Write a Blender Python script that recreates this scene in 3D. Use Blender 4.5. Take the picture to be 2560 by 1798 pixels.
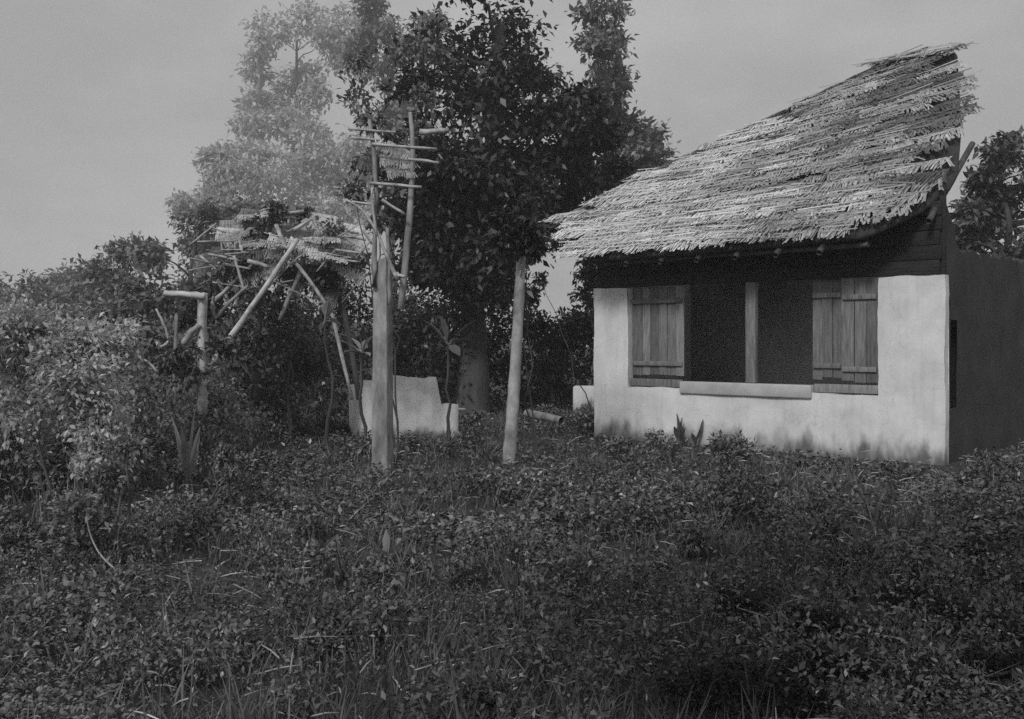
import bpy, math, random
import numpy as np
from mathutils import Matrix, Vector

random.seed(7)
rng = np.random.default_rng(7)
for o in list(bpy.data.objects):
    bpy.data.objects.remove(o)
SC = bpy.context.scene
COL = SC.collection

# ------------------------------------------------------------------ camera
F, CX, HOR, EYE = 2490.0, 1280.0, 853.0, 1.6       # photograph pixels (2560 wide)
cam = bpy.data.cameras.new('camera')
cam.sensor_width = 36.0
cam.lens = 36.0 * F / 2560.0
cam.shift_y = -(899.0 - HOR) / 2560.0
cam.clip_start = 0.05
cam.clip_end = 3000.0
cam_o = bpy.data.objects.new('camera', cam)
cam_o.location = (0, 0, EYE)
cam_o.rotation_euler = (math.radians(90), 0, 0)
COL.objects.link(cam_o)
SC.camera = cam_o

# ------------------------------------------------------------------ sky and sun (thin overcast, monochrome plate)
SUN_EL = math.radians(40)
SUN_AZ = math.atan2(-0.90, -0.42)                    # direction towards the sun, behind the camera and to its left
world = bpy.data.worlds.new('World')
SC.world = world
world.use_nodes = True
wn = world.node_tree
for n in list(wn.nodes):
    wn.nodes.remove(n)
def WN(t, **kw):
    n = wn.nodes.new(t)
    for k, v in kw.items():
        setattr(n, k, v)
    return n
w_out = WN('ShaderNodeOutputWorld')
w_bg = WN('ShaderNodeBackground')
w_sky = WN('ShaderNodeTexSky', sky_type='NISHITA', sun_disc=False)
w_sky.sun_elevation = SUN_EL
w_sky.sun_rotation = math.pi / 2 - SUN_AZ
w_sky.dust_density = 4.0
w_sky.air_density = 1.0
w_bw = WN('ShaderNodeRGBToBW')
w_tc = WN('ShaderNodeTexCoord')
w_map = WN('ShaderNodeMapping')
w_map.inputs['Scale'].default_value = (1.0, 1.0, 2.2)
w_noise = WN('ShaderNodeTexNoise')
w_noise.inputs['Scale'].default_value = 2.6
w_noise.inputs['Detail'].default_value = 5.0
w_noise.inputs['Roughness'].default_value = 0.55
w_ramp = WN('ShaderNodeMapRange')
w_ramp.inputs['From Min'].default_value = 0.42
w_ramp.inputs['From Max'].default_value = 0.68
w_ramp.inputs['To Min'].default_value = 3.3
w_ramp.inputs['To Max'].default_value = 4.6
w_mix = WN('ShaderNodeMix', data_type='FLOAT')
w_mix.inputs[0].default_value = 0.86                 # cloud cover over the clear sky
wl = wn.links.new
wl(w_tc.outputs['Generated'], w_map.inputs['Vector'])
wl(w_map.outputs['Vector'], w_noise.inputs['Vector'])
wl(w_noise.outputs['Fac'], w_ramp.inputs['Value'])
wl(w_sky.outputs['Color'], w_bw.inputs['Color'])
wl(w_bw.outputs['Val'], w_mix.inputs[2])
wl(w_ramp.outputs['Result'], w_mix.inputs[3])
wl(w_mix.outputs[0], w_bg.inputs['Color'])
w_bg.inputs['Strength'].default_value = 0.1
wl(w_bg.outputs['Background'], w_out.inputs['Surface'])

sun = bpy.data.lights.new('sun', 'SUN')
sun.energy = 1.5
sun.angle = math.radians(11)
sun.color = (1, 1, 1)
sun_o = bpy.data.objects.new('sun', sun)
sd = Vector((math.cos(SUN_AZ) * math.cos(SUN_EL), math.sin(SUN_AZ) * math.cos(SUN_EL), math.sin(SUN_EL)))
sun_o.rotation_euler = sd.to_track_quat('Z', 'Y').to_euler()
sun_o.location = sd * 60
COL.objects.link(sun_o)

vs = SC.view_settings
vs.view_transform = 'Standard'
vs.look = 'None'
vs.exposure = 0.35
vs.gamma = 1.0
vs.use_curve_mapping = False
SC.cycles.use_denoising = False
SC.cycles.sample_clamp_indirect = 3.0
SC.cycles.max_bounces = 4
SC.cycles.diffuse_bounces = 2
SC.cycles.volume_bounces = 0
SC.cycles.transmission_bounces = 4

# ------------------------------------------------------------------ materials (grey: the plate is black and white)
def mat(name, lo, hi, scale=8.0, detail=6.0, rough=0.85, bump=0.0, island=0.0, objrand=0.0, translucent=0.0,
        stretch=(1, 1, 1), coord='Object', stain=None, spec=0.25, fleck=0.0, wear=0.0):
    m = bpy.data.materials.new(name)
    m.use_nodes = True
    t = m.node_tree
    for n in list(t.nodes):
        t.nodes.remove(n)
    N = lambda k: t.nodes.new(k)
    L = t.links.new
    out = N('ShaderNodeOutputMaterial')
    bs = N('ShaderNodeBsdfPrincipled')
    bs.inputs['Roughness'].default_value = rough
    bs.inputs['Specular IOR Level'].default_value = spec
    tc = N('ShaderNodeTexCoord')
    mp = N('ShaderNodeMapping')
    mp.inputs['Scale'].default_value = stretch
    L(tc.outputs[coord], mp.inputs['Vector'])
    ns = N('ShaderNodeTexNoise')
    ns.inputs['Scale'].default_value = scale
    ns.inputs['Detail'].default_value = detail
    ns.inputs['Roughness'].default_value = 0.62
    L(mp.outputs['Vector'], ns.inputs['Vector'])
    mr = N('ShaderNodeMapRange')
    mr.inputs['From Min'].default_value = 0.3
    mr.inputs['From Max'].default_value = 0.7
    mr.inputs['To Min'].default_value = lo
    mr.inputs['To Max'].default_value = hi
    L(ns.outputs['Fac'], mr.inputs['Value'])
    val = mr.outputs['Result']
    def mul(a, src, k):
        r = N('ShaderNodeMapRange')
        r.inputs['To Min'].default_value = 1 - k
        r.inputs['To Max'].default_value = 1 + k
        L(src, r.inputs['Value'])
        q = N('ShaderNodeMath'); q.operation = 'MULTIPLY'
        L(a, q.inputs[0]); L(r.outputs['Result'], q.inputs[1])
        return q.outputs[0]
    if island:
        g = N('ShaderNodeNewGeometry')
        val = mul(val, g.outputs['Random Per Island'], island)
        if fleck:                                      # a few brighter leaves; on the dark foliage they paint in glints
            fr = N('ShaderNodeMapRange'); fr.inputs['From Min'].default_value = 1 - fleck; fr.inputs['From Max'].default_value = 1.0
            fr.inputs['To Min'].default_value = 0.0; fr.inputs['To Max'].default_value = 0.35
            L(g.outputs['Random Per Island'], fr.inputs['Value'])
            fa = N('ShaderNodeMath'); fa.operation = 'ADD'; L(val, fa.inputs[0]); L(fr.outputs['Result'], fa.inputs[1]); val = fa.outputs[0]
    if objrand:
        oi = N('ShaderNodeObjectInfo')
        val = mul(val, oi.outputs['Random'], objrand)
    if stain:                                          # splash dirt: (height, dirt value, noise scale)
        sx = N('ShaderNodeSeparateXYZ'); L(tc.outputs['Object'], sx.inputs[0])
        n2 = N('ShaderNodeTexNoise'); n2.inputs['Scale'].default_value = stain[2]; n2.inputs['Detail'].default_value = 5
        m2 = N('ShaderNodeMapping'); m2.inputs['Scale'].default_value = (1, 1, 0.45)
        L(tc.outputs['Object'], m2.inputs['Vector']); L(m2.outputs['Vector'], n2.inputs['Vector'])
        ad = N('ShaderNodeMath'); ad.operation = 'MULTIPLY_ADD'
        L(n2.outputs['Fac'], ad.inputs[0]); ad.inputs[1].default_value = -0.75; L(sx.outputs['Z'], ad.inputs[2])
        r2 = N('ShaderNodeMapRange'); r2.interpolation_type = 'SMOOTHSTEP'
        r2.inputs['From Min'].default_value = -0.40; r2.inputs['From Max'].default_value = stain[0] - 0.35
        L(ad.outputs[0], r2.inputs['Value'])
        mx = N('ShaderNodeMix'); mx.data_type = 'FLOAT'
        L(r2.outputs['Result'], mx.inputs[0]); mx.inputs[2].default_value = stain[1]; L(val, mx.inputs[3])
        val = mx.outputs[0]
    if wear:                                           # hairline cracks, lost flakes, rain streaks
        nd = N('ShaderNodeTexNoise'); nd.inputs['Scale'].default_value = 3.0; nd.inputs['Detail'].default_value = 6
        L(tc.outputs['Object'], nd.inputs['Vector'])
        vm = N('ShaderNodeVectorMath'); vm.operation = 'MULTIPLY_ADD'; L(nd.outputs['Color'], vm.inputs[0]); vm.inputs[1].default_value = (0.5, 0.5, 0.5); L(tc.outputs['Object'], vm.inputs[2])
        vo = N('ShaderNodeTexVoronoi'); vo.feature = 'DISTANCE_TO_EDGE'; vo.inputs['Scale'].default_value = 1.7; L(vm.outputs[0], vo.inputs['Vector'])
        cr_ = N('ShaderNodeMapRange'); cr_.inputs['From Min'].default_value = 0.002; cr_.inputs['From Max'].default_value = 0.010
        cr_.inputs['To Min'].default_value = 1 - wear * 0.55; cr_.inputs['To Max'].default_value = 1.0; L(vo.outputs['Distance'], cr_.inputs['Value'])
        n3 = N('ShaderNodeTexNoise'); n3.inputs['Scale'].default_value = 4.2; n3.inputs['Detail'].default_value = 9; n3.inputs['Roughness'].default_value = 0.7; L(tc.outputs['Object'], n3.inputs['Vector'])
        ch = N('ShaderNodeMapRange'); ch.inputs['From Min'].default_value = 0.645; ch.inputs['From Max'].default_value = 0.665
        ch.inputs['To Min'].default_value = 1.0; ch.inputs['To Max'].default_value = 1 - wear * 0.5; L(n3.outputs['Fac'], ch.inputs['Value'])
        m4 = N('ShaderNodeMapping'); m4.inputs['Scale'].default_value = (14, 14, 0.8); L(tc.outputs['Object'], m4.inputs['Vector'])
        n4 = N('ShaderNodeTexNoise'); n4.inputs['Scale'].default_value = 1.0; n4.inputs['Detail'].default_value = 4; L(m4.outputs['Vector'], n4.inputs['Vector'])
        st4 = N('ShaderNodeMapRange'); st4.inputs['From Min'].default_value = 0.5; st4.inputs['From Max'].default_value = 0.8
        st4.inputs['To Min'].default_value = 1.0; st4.inputs['To Max'].default_value = 1 - wear * 0.4; L(n4.outputs['Fac'], st4.inputs['Value'])
        for src in (cr_, ch, st4):
            q = N('ShaderNodeMath'); q.operation = 'MULTIPLY'; L(val, q.inputs[0]); L(src.outputs['Result'], q.inputs[1]); val = q.outputs[0]
    L(val, bs.inputs['Base Color'])
    if bump:
        b = N('ShaderNodeBump'); b.inputs['Strength'].default_value = bump; b.inputs['Distance'].default_value = 0.02
        L(ns.outputs['Fac'], b.inputs['Height']); L(b.outputs['Normal'], bs.inputs['Normal'])
    if translucent:
        tr = N('ShaderNodeBsdfTranslucent'); L(val, tr.inputs['Color'])
        ms = N('ShaderNodeMixShader'); ms.inputs[0].default_value = translucent
        L(bs.outputs[0], ms.inputs[1]); L(tr.outputs[0], ms.inputs[2]); L(ms.outputs[0], out.inputs['Surface'])
    else:
        L(bs.outputs[0], out.inputs['Surface'])
    return m

M = {}
M['earth'] = mat('earth', 0.03, 0.075, 3.0, 9, 0.95, 0.6, coord='Object')
M['weed'] = mat('weed_leaf', 0.06, 0.22, 0.8, 6, 0.6, island=0.6, fleck=0.025)
M['grass'] = mat('grass_blade', 0.06, 0.19, 0.7, 5, 0.6, island=0.5)
M['dark_leaf'] = mat('dark_leaf', 0.03, 0.07, 0.8, 4, 0.4, island=0.6, translucent=0.15, spec=0.5, fleck=0.02)
M['mid_leaf'] = mat('mid_leaf', 0.08, 0.16, 0.6, 4, 0.55, island=0.6, translucent=0.2)
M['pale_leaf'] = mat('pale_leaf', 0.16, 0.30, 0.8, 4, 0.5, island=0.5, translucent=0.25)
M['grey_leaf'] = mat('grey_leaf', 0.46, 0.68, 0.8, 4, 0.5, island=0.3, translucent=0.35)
M['light_leaf'] = mat('light_leaf', 0.2, 0.38, 3.0, 4, 0.4, island=0.35, translucent=0.2, spec=0.4)
M['shade_painted_leaf'] = mat('shade_painted_leaf', 0.016, 0.036, 0.8, 4, 0.7, island=0.4)  # near-black leaf colour standing in for the foreground shadow
M['pale_wood'] = mat('bleached_wood', 0.34, 0.70, 8.0, 9, 0.95, 0.8)
M['bark'] = mat('bark', 0.10, 0.44, 6.0, 12, 0.95, 1.0, stretch=(1.3, 1.3, 0.45))
M['dark_bark'] = mat('dark_bark', 0.05, 0.12, 7.0, 8, 0.9, 0.7, stretch=(1, 1, 0.25))
M['mottled_bark'] = mat('mottled_bark', 0.16, 0.62, 3.6, 5, 0.85, 0.4, stretch=(1.2, 1.2, 0.9))
M['whitewash'] = mat('whitewash', 0.62, 0.86, 2.2, 9, 0.95, 0.35, stain=(0.36, 0.15, 5.0), wear=0.3)
M['ruin_white'] = mat('ruin_whitewash', 0.55, 0.88, 3.0, 9, 0.95, 0.6, stain=(0.2, 0.12, 5.0), wear=0.35)
M['board'] = mat('grey_board', 0.13, 0.30, 5.0, 8, 0.9, 0.4, objrand=0.35, stretch=(6, 6, 0.7))
M['sill'] = mat('sill_plaster', 0.40, 0.56, 4.0, 8, 0.9, 0.3)
M['dark_board'] = mat('dark_board', 0.08, 0.12, 5.0, 8, 0.95, 0.3, objrand=0.12, stretch=(6, 6, 0.7))
M['dark_plaster'] = mat('shade_dark_plaster', 0.035, 0.075, 1.6, 9, 0.95, 0.5)
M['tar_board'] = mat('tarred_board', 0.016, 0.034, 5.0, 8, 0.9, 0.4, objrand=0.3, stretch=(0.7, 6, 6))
M['thatch_pale'] = mat('thatch_pale', 0.54, 0.70, 6.0, 7, 0.95, 0.0, island=0.18, objrand=0.12, stretch=(1, 1, 1))
M['thatch_mid'] = mat('thatch_weathered', 0.30, 0.46, 6.0, 7, 0.95, 0.0, island=0.25, objrand=0.2)
M['thatch_dark'] = mat('thatch_damp', 0.09, 0.2, 6.0, 7, 0.95, 0.0, island=0.35, objrand=0.3)
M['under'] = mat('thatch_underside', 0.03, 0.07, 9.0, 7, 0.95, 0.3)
M['room'] = mat('sooty_plaster', 0.45, 0.62, 2.0, 7, 0.95, 0.2)
M['stem'] = mat('dry_stem', 0.2, 0.6, 9.0, 9, 0.95, 0.8, island=0.25)

# ------------------------------------------------------------------ helpers
def at(px, py, Y):
    return np.array([(px - CX) / F * Y, Y, EYE - (py - HOR) / F * Y])
def sstep(a, b, x):
    t = np.clip((np.asarray(x, float) - a) / (b - a), 0, 1)
    return t * t * (3 - 2 * t)
def ground_h(x, y):
    x = np.asarray(x, float); y = np.asarray(y, float)
    hill = 4.5 * sstep(24, 110, y) * sstep(25, -40, x)
    bump = 0.05 * np.sin(x * 1.3 + 0.7) * np.sin(y * 0.9) + 0.03 * np.sin(x * 2.9 + y * 2.1)
    near = sstep(2.5, 6.5, -x) * sstep(5, 11, y) * 0.35
    return hill + near + bump * sstep(0.0, 2.0, np.abs(-0.66 * (x - 1.36) - 0.753 * (y - 16.5)))
def mesh_obj(name, V, Q, material, parent=None, smooth=False):
    V = np.asarray(V, np.float32).reshape(-1, 3)
    Q = np.asarray(Q, np.int32).reshape(-1, 4)
    me = bpy.data.meshes.new(name)
    me.vertices.add(len(V)); me.vertices.foreach_set('co', V.ravel())
    me.loops.add(Q.size); me.loops.foreach_set('vertex_index', Q.ravel())
    me.polygons.add(len(Q))
    me.polygons.foreach_set('loop_start', np.arange(0, Q.size, 4, dtype=np.int32))
    me.polygons.foreach_set('loop_total', np.full(len(Q), 4, np.int32))
    if smooth:
        me.polygons.foreach_set('use_smooth', np.ones(len(Q), bool))
    me.update(calc_edges=True); me.validate()
    me.materials.append(material)
    o = bpy.data.objects.new(name, me)
    COL.objects.link(o)
    o.parent = parent
    return o
class MB:
    def __init__(s):
        s.v = []; s.q = []; s.n = 0
    def add(s, V, Q):
        V = np.asarray(V, float).reshape(-1, 3); Q = np.asarray(Q, int).reshape(-1, 4)
        s.v.append(V); s.q.append(Q + s.n); s.n += len(V)
        return s
    def tube(s, P, R, sides=7, cap=True):
        P = np.asarray(P, float); R = np.broadcast_to(np.asarray(R, float), (len(P),)) * (1 + rng.normal(size=len(P)) * 0.035)
        T = np.gradient(P, axis=0); T /= np.linalg.norm(T, axis=1)[:, None] + 1e-9
        ref = np.array([0, 1.0, 0.13]) if abs(T[0][2]) > 0.7 else np.array([0, 0, 1.0])
        A = np.cross(T, ref); A /= np.linalg.norm(A, axis=1)[:, None] + 1e-9
        B = np.cross(T, A)
        an = np.arange(sides) / sides * 2 * math.pi
        V = P[:, None, :] + R[:, None, None] * (np.cos(an)[None, :, None] * A[:, None, :] + np.sin(an)[None, :, None] * B[:, None, :])
        k = len(P); i = np.arange(k - 1)[:, None] * sides; j = np.arange(sides)[None, :]; j2 = (j + 1) % sides
        Q = np.stack([i + j, i + j2, i + sides + j2, i + sides + j], -1).reshape(-1, 4)
        return s.add(V, Q)
    def box(s, a, b):
        (x0, y0, z0), (x1, y1, z1) = a, b
        V = [(x0, y0, z0), (x1, y0, z0), (x1, y1, z0), (x0, y1, z0), (x0, y0, z1), (x1, y0, z1), (x1, y1, z1), (x0, y1, z1)]
        return s.add(V, [(3, 2, 1, 0), (4, 5, 6, 7), (0, 1, 5, 4), (1, 2, 6, 5), (2, 3, 7, 6), (3, 0, 4, 7)])
    def build(s, name, material, parent=None, smooth=False, off=None):
        V = np.concatenate(s.v); Q = np.concatenate(s.q)
        if off is not None:
            V = V - np.asarray(off)
        return mesh_obj(name, V, Q, material, parent, smooth)
def tag(o, label=None, cat=None, group=None, kind=None):
    if label: o['label'] = label
    if cat: o['category'] = cat
    if group: o['group'] = group
    if kind: o['kind'] = kind
    return o
def empty(name, loc, rz=0.0):
    o = bpy.data.objects.new(name, None)
    o.empty_display_size = 0.2
    o.location = loc; o.rotation_euler = (0, 0, rz)
    COL.objects.link(o)
    return o
def unit(a):
    return a / (np.linalg.norm(a, axis=-1, keepdims=True) + 1e-9)
def leaves(P, D, L, W, fold=0.15):
    """rhombic leaves folded on the midrib: base P, direction D, length L, width W -> verts, quads"""
    n = len(P)
    D = unit(D)
    S = unit(np.cross(D, rng.normal(size=(n, 3)) * 0.45 + np.array([0, 0, 1.0])))
    U = np.cross(S, D)
    L = np.broadcast_to(L, (n,))[:, None]; W = np.broadcast_to(W, (n,))[:, None]
    mid = P + D * L * 0.45
    V = np.stack([P, mid + S * W * 0.5 + U * W * fold, P + D * L - U * L * 0.12, mid - S * W * 0.5 + U * W * fold], 1)
    Q = np.arange(n * 4).reshape(n, 4)
    return V.reshape(-1, 3), Q
def clump_leaves(mb, c, r, n, L, squash=0.8, sub=7, droop=0.25, aspect=0.5):
    sc = unit(rng.normal(size=(sub, 3))) * (rng.random((sub, 1)) ** 0.5) * r * 0.8 * np.array([1, 1, squash])
    pick = rng.integers(0, sub, n)
    P = c + sc[pick] + rng.normal(size=(n, 3)) * r * 0.27 * np.array([1, 1, squash * 0.85])
    D = unit(P - c) * 0.5 + rng.normal(size=(n, 3)) * 0.7 + np.array([0, 0, -droop])
    Ls = L * (0.6 + 0.8 * rng.random(n))
    mb.add(*leaves(P, D, Ls, Ls * aspect))
def wander(a, b, k=6, amp=0.06, sag=0.0):
    a = np.asarray(a, float); b = np.asarray(b, float)
    t = np.linspace(0, 1, k)[:, None]
    d = np.linalg.norm(b - a)
    P = a + (b - a) * t
    j = rng.normal(size=(k, 3)) * amp * d * 0.35 * np.sin(t * math.pi)
    P = P + j + np.array([0, 0, 1.0]) * sag * d * np.sin(t * math.pi)
    return P
def tree(name, label, cat, base_px, Y, clumps, leaf_mat, bark, leaf=0.16, n=420, trunk_r=0.15, group=None, trunk=None,
         squash=0.8, droop=0.25, dy=0.10, sub=7, aspect=0.5, fork=0.35, limb=0.45, thin=None):
    """clumps: (px, py, radius px[, depth shift]); trunk and limbs reach every clump"""
    bx = (base_px - CX) / F * Y
    base = np.array([bx, Y, float(ground_h(bx, Y)) - 0.08])
    root = empty(name, base)
    tag(root, label, cat, group)
    cs = []
    for c in clumps:
        d = c[3] if len(c) > 3 else rng.uniform(-1, 1) * dy * Y
        cs.append((at(c[0], c[1], Y) + np.array([0, d, 0]), c[2] / F * Y))
    C = np.array([c[0] for c in cs])
    wood = MB()
    if trunk is None:
        top = C[:, :].mean(0); top[2] = C[:, 2].max() * 0.75 + top[2] * 0.25
        T = wander(base, top, 9, 0.05)
    else:
        T = np.array(trunk); base_t = T[0]
    R = trunk_r * np.linspace(1, 0.28, len(T)) ; R[0] *= 1.35
    # resample smooth
    tt = np.linspace(0, 1, len(T)); t2 = np.linspace(0, 1, len(T) * 3)
    Ts = np.stack([np.interp(t2, tt, T[:, i]) for i in range(3)], 1)
    wood.tube(Ts, np.interp(t2, tt, R), 9)
    kk = int(len(Ts) * fork)
    for c, r in cs:
        zz = Ts[kk:, 2]
        want = c[2] - 0.45 * np.linalg.norm(c[:2] - Ts[kk:, :2], axis=1)
        i = kk + int(np.argmin(np.abs(zz - want)))
        i = min(i, len(Ts) - 2)
        rr = np.interp(t2[i], tt, R) * limb
        P = wander(Ts[i], c, 6, 0.10, 0.06)
        wood.tube(P, np.linspace(rr, rr * 0.25, 6), 6)
        for q in range(3):
            e = c + unit(rng.normal(size=3)) * r * 0.8
            wood.tube(wander(P[3], e, 4, 0.1), np.linspace(rr * 0.35, rr * 0.1, 4), 4)
    wood.build('trunk', bark, root, True, base)
    crown = MB()
    for (c, r), q in zip(cs, clumps):
        clump_leaves(crown, c, r, int(n * (thin(q[0], q[1]) if thin else 1)), leaf, squash, sub, droop, aspect)
    crown.build('crown', leaf_mat, root, False, base)
    return root
def bush(name, label, px, Y, clumps, leaf_mat, leaf=0.12, n=500, group=None, cat='bush', squash=0.85, aspect=0.5, sub=9, dy=0.05, droop=0.1):
    bx = (px - CX) / F * Y
    base = np.array([bx, Y, float(ground_h(bx, Y)) - 0.05])
    root = empty(name, base); tag(root, label, cat, group)
    wood = MB(); crown = MB()
    for c in clumps:
        d = c[3] if len(c) > 3 else rng.uniform(-1, 1) * dy * Y
        p = at(c[0], c[1], Y) + np.array([0, d, 0]); r = c[2] / F * Y
        b = base + np.array([rng.normal() * 0.15, rng.normal() * 0.15, 0])
        wood.tube(wander(b, p, 6, 0.12), np.linspace(0.018, 0.006, 6), 5)
        clump_leaves(crown, p, r, n, leaf, squash, sub, droop, aspect)
    wood.build('stem', M['dark_bark'], root, True, base)
    crown.build('foliage', leaf_mat, root, False, base)
    return root
def frond(mb, p0, d0, length, droop, leaflet, rib=0.016, pairs=22, width=0.035, spread=1.0):
    """pinnate palm frond: rib and drooping leaflets"""
    p0 = np.asarray(p0, float); d0 = unit(np.asarray(d0, float))
    k = 14; t = np.linspace(0, 1, k)[:, None]
    P = p0 + d0 * t * length + np.array([0, 0, -1.0]) * droop * length * t ** 2
    mb.tube(P, np.linspace(rib, rib * 0.25, k), 5)
    tt = np.linspace(0.16, 0.99, pairs)
    B = np.stack([np.interp(tt, t[:, 0], P[:, i]) for i in range(3)], 1)
    T = unit(np.gradient(B, axis=0))
    S = unit(np.cross(T, np.array([0, 0, 1.0])))
    ll = leaflet * np.sin(np.clip(tt * 0.85 + 0.12, 0, 1) * math.pi) ** 0.6
    for sgn in (-1, 1):
        D = S * sgn * spread + T * 0.65 + np.array([0, 0, -0.35]) + rng.normal(size=B.shape) * 0.12
        mb.add(*leaves(B, D, ll * (0.8 + 0.4 * rng.random(pairs)), width, 0.3))
def blade(mb, p0, d0, length, width, droop, rib=0.012, seg=9, roll=0.0):
    """broad leaf blade folded on its midrib, with stalk"""
    p0 = np.asarray(p0, float); d0 = unit(np.asarray(d0, float))
    t = np.linspace(0, 1, seg)
    P = p0 + d0 * (t * length)[:, None] + np.array([0, 0, -1.0]) * (droop * length * t ** 2)[:, None]
    T = unit(np.gradient(P, axis=0)); S = unit(np.cross(T, np.array([math.sin(roll), 0.1, math.cos(roll)]))); U = np.cross(S, T)
    w = width * 0.5 * np.clip(np.sin(np.clip((t - 0.18) / 0.82, 0, 1) ** 0.75 * math.pi), 0, 1) + 0.004
    j = 1 + rng.normal(size=seg) * 0.08
    A = P + S * (w * j)[:, None] + U * (w * 0.25)[:, None]; B = P - S * (w * j)[:, None] + U * (w * 0.25)[:, None]
    V = np.concatenate([A, P, B]); i = np.arange(seg - 1)
    Q = np.concatenate([np.stack([i, i + 1, seg + i + 1, seg + i], 1), np.stack([seg + i, seg + i + 1, 2 * seg + i + 1, 2 * seg + i], 1)])
    mb.add(V, Q)
    mb.tube(P - U * 0.006, np.linspace(rib, rib * 0.3, seg), 5)

# ------------------------------------------------------------------ ground: one sheet to the horizon
def axis(n, span, p):
    s = np.linspace(-1, 1, n)
    return np.sign(s) * np.abs(s) ** p * span
gx = axis(181, 215, 3.0); gy = axis(181, 215, 3.0) + 8
X, Y = np.meshgrid(gx, gy)
Z = ground_h(X, Y)
V = np.stack([X, Y, Z], -1).reshape(-1, 3)
i = (np.arange(180)[:, None] * 181 + np.arange(180)[None, :]).ravel()
Q = np.stack([i, i + 1, i + 182, i + 181], 1)
tag(mesh_obj('ground', V, Q, M['earth'], smooth=True), kind='structure')

# ------------------------------------------------------------------ the house
H0 = np.array([1.36, 16.5, 0.0]); HA = -math.atan2(0.66, 0.753)
house = empty('thatched_house', H0, HA)
tag(house, 'whitewashed house with ragged thatched roof and wide shuttered window opening', 'house')
def hw(u, w, z=0.0):
    c, s = math.cos(HA), math.sin(HA)
    return np.array([H0[0] + c * u - s * w, H0[1] + s * u + c * w, z])
def box(name, a, b, m, parent, bevel=0.006):
    o = MB().box(a, b).build(name, m, parent)
    if bevel:
        bv = o.modifiers.new('bevel', 'BEVEL'); bv.width = bevel; bv.segments = 2
    return o
# front wall: a U of whitewashed masonry round the wide opening
OUT = [(0, -0.1), (5.6, -0.1), (5.6, 2.46), (4.73, 2.46), (4.73, 0.87), (0.675, 0.87), (0.675, 2.46), (0, 2.46)]
wm = MB()
def strip(u0, u1, z0, z1, th=0.13, nu=None, nz=None):
    nu = nu or max(2, int((u1 - u0) / 0.12)); nz = nz or max(2, int((z1 - z0) / 0.12))
    U, Z = np.meshgrid(np.linspace(u0, u1, nu + 1), np.linspace(z0, z1, nz + 1))
    W = 0.012 * np.sin(U * 2.1 + Z * 1.7) * np.sin(Z * 3.1 + 0.4) + 0.006 * np.sin(U * 7.3) * np.sin(Z * 5.9)
    V = np.stack([U, W, Z], -1).reshape(-1, 3)
    ii = (np.arange(nz)[:, None] * (nu + 1) + np.arange(nu)[None, :]).ravel()
    wm.add(V, np.stack([ii, ii + 1, ii + nu + 2, ii + nu + 1], 1))
strip(0, 0.675, 0.87, 2.46); strip(4.73, 5.6, 0.87, 2.46); strip(0, 5.6, -0.1, 0.87)
n8 = len(OUT)
for k in range(n8):
    (ua, za), (ub_, zb) = OUT[k], OUT[(k + 1) % n8]
    ns_ = max(2, int(max(abs(ub_ - ua), abs(zb - za)) / 0.12)); t_ = np.linspace(0, 1, ns_ + 1)
    E_ = np.stack([ua + (ub_ - ua) * t_, 0 * t_, za + (zb - za) * t_], 1)
    i_ = np.arange(ns_); wm.add(np.concatenate([E_, E_ + np.array([0, .135, 0])]), np.stack([i_, ns_ + 1 + i_, ns_ + 2 + i_, i_ + 1], 1))
wm.add([(0, .135, -.1), (5.6, .135, -.1), (5.6, .135, .87), (0, .135, .87)], [(3, 2, 1, 0)])
wm.add([(0, .135, .87), (.675, .135, .87), (.675, .135, 2.46), (0, .135, 2.46)], [(3, 2, 1, 0)])
wm.add([(4.73, .135, .87), (5.6, .135, .87), (5.6, .135, 2.46), (4.73, .135, 2.46)], [(3, 2, 1, 0)])
for Vw in wm.v:
    du = 0.005 * np.sin(Vw[:, 2] * 4.3 + Vw[:, 0] * 2.0) + 0.004 * np.sin(Vw[:, 2] * 19.0 + Vw[:, 0] * 5.0)
    dz = 0.008 * np.sin(Vw[:, 0] * 5.1 + 1.0) + 0.005 * np.sin(Vw[:, 0] * 13.7 + Vw[:, 2] * 3.0)
    Vw[:, 0] += du; Vw[:, 2] += dz
wall = wm.build('front_wall', M['whitewash'], house)
# dark timber band between the masonry and the roof
band = empty('timber_band', (0, 0, 0)); band.parent = house
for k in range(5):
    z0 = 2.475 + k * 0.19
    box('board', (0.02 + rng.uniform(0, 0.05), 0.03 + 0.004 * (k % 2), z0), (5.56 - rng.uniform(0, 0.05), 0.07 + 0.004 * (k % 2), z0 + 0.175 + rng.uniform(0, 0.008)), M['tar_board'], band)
# side wall, shade put into its dark plaster, broken top, with a narrow slit
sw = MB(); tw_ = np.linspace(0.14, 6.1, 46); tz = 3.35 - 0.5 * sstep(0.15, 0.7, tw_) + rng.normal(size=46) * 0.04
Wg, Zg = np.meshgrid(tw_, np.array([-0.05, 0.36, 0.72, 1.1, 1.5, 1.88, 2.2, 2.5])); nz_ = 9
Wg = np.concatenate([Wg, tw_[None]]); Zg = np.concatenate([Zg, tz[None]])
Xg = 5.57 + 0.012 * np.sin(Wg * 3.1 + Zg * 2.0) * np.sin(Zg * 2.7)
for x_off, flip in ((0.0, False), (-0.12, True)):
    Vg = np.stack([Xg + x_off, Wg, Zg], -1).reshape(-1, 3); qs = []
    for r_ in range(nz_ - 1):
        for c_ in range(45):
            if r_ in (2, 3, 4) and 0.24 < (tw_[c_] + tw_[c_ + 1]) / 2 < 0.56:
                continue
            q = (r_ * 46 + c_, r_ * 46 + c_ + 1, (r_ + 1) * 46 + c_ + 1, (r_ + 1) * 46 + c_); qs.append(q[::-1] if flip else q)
    sw.add(Vg, qs)
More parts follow.
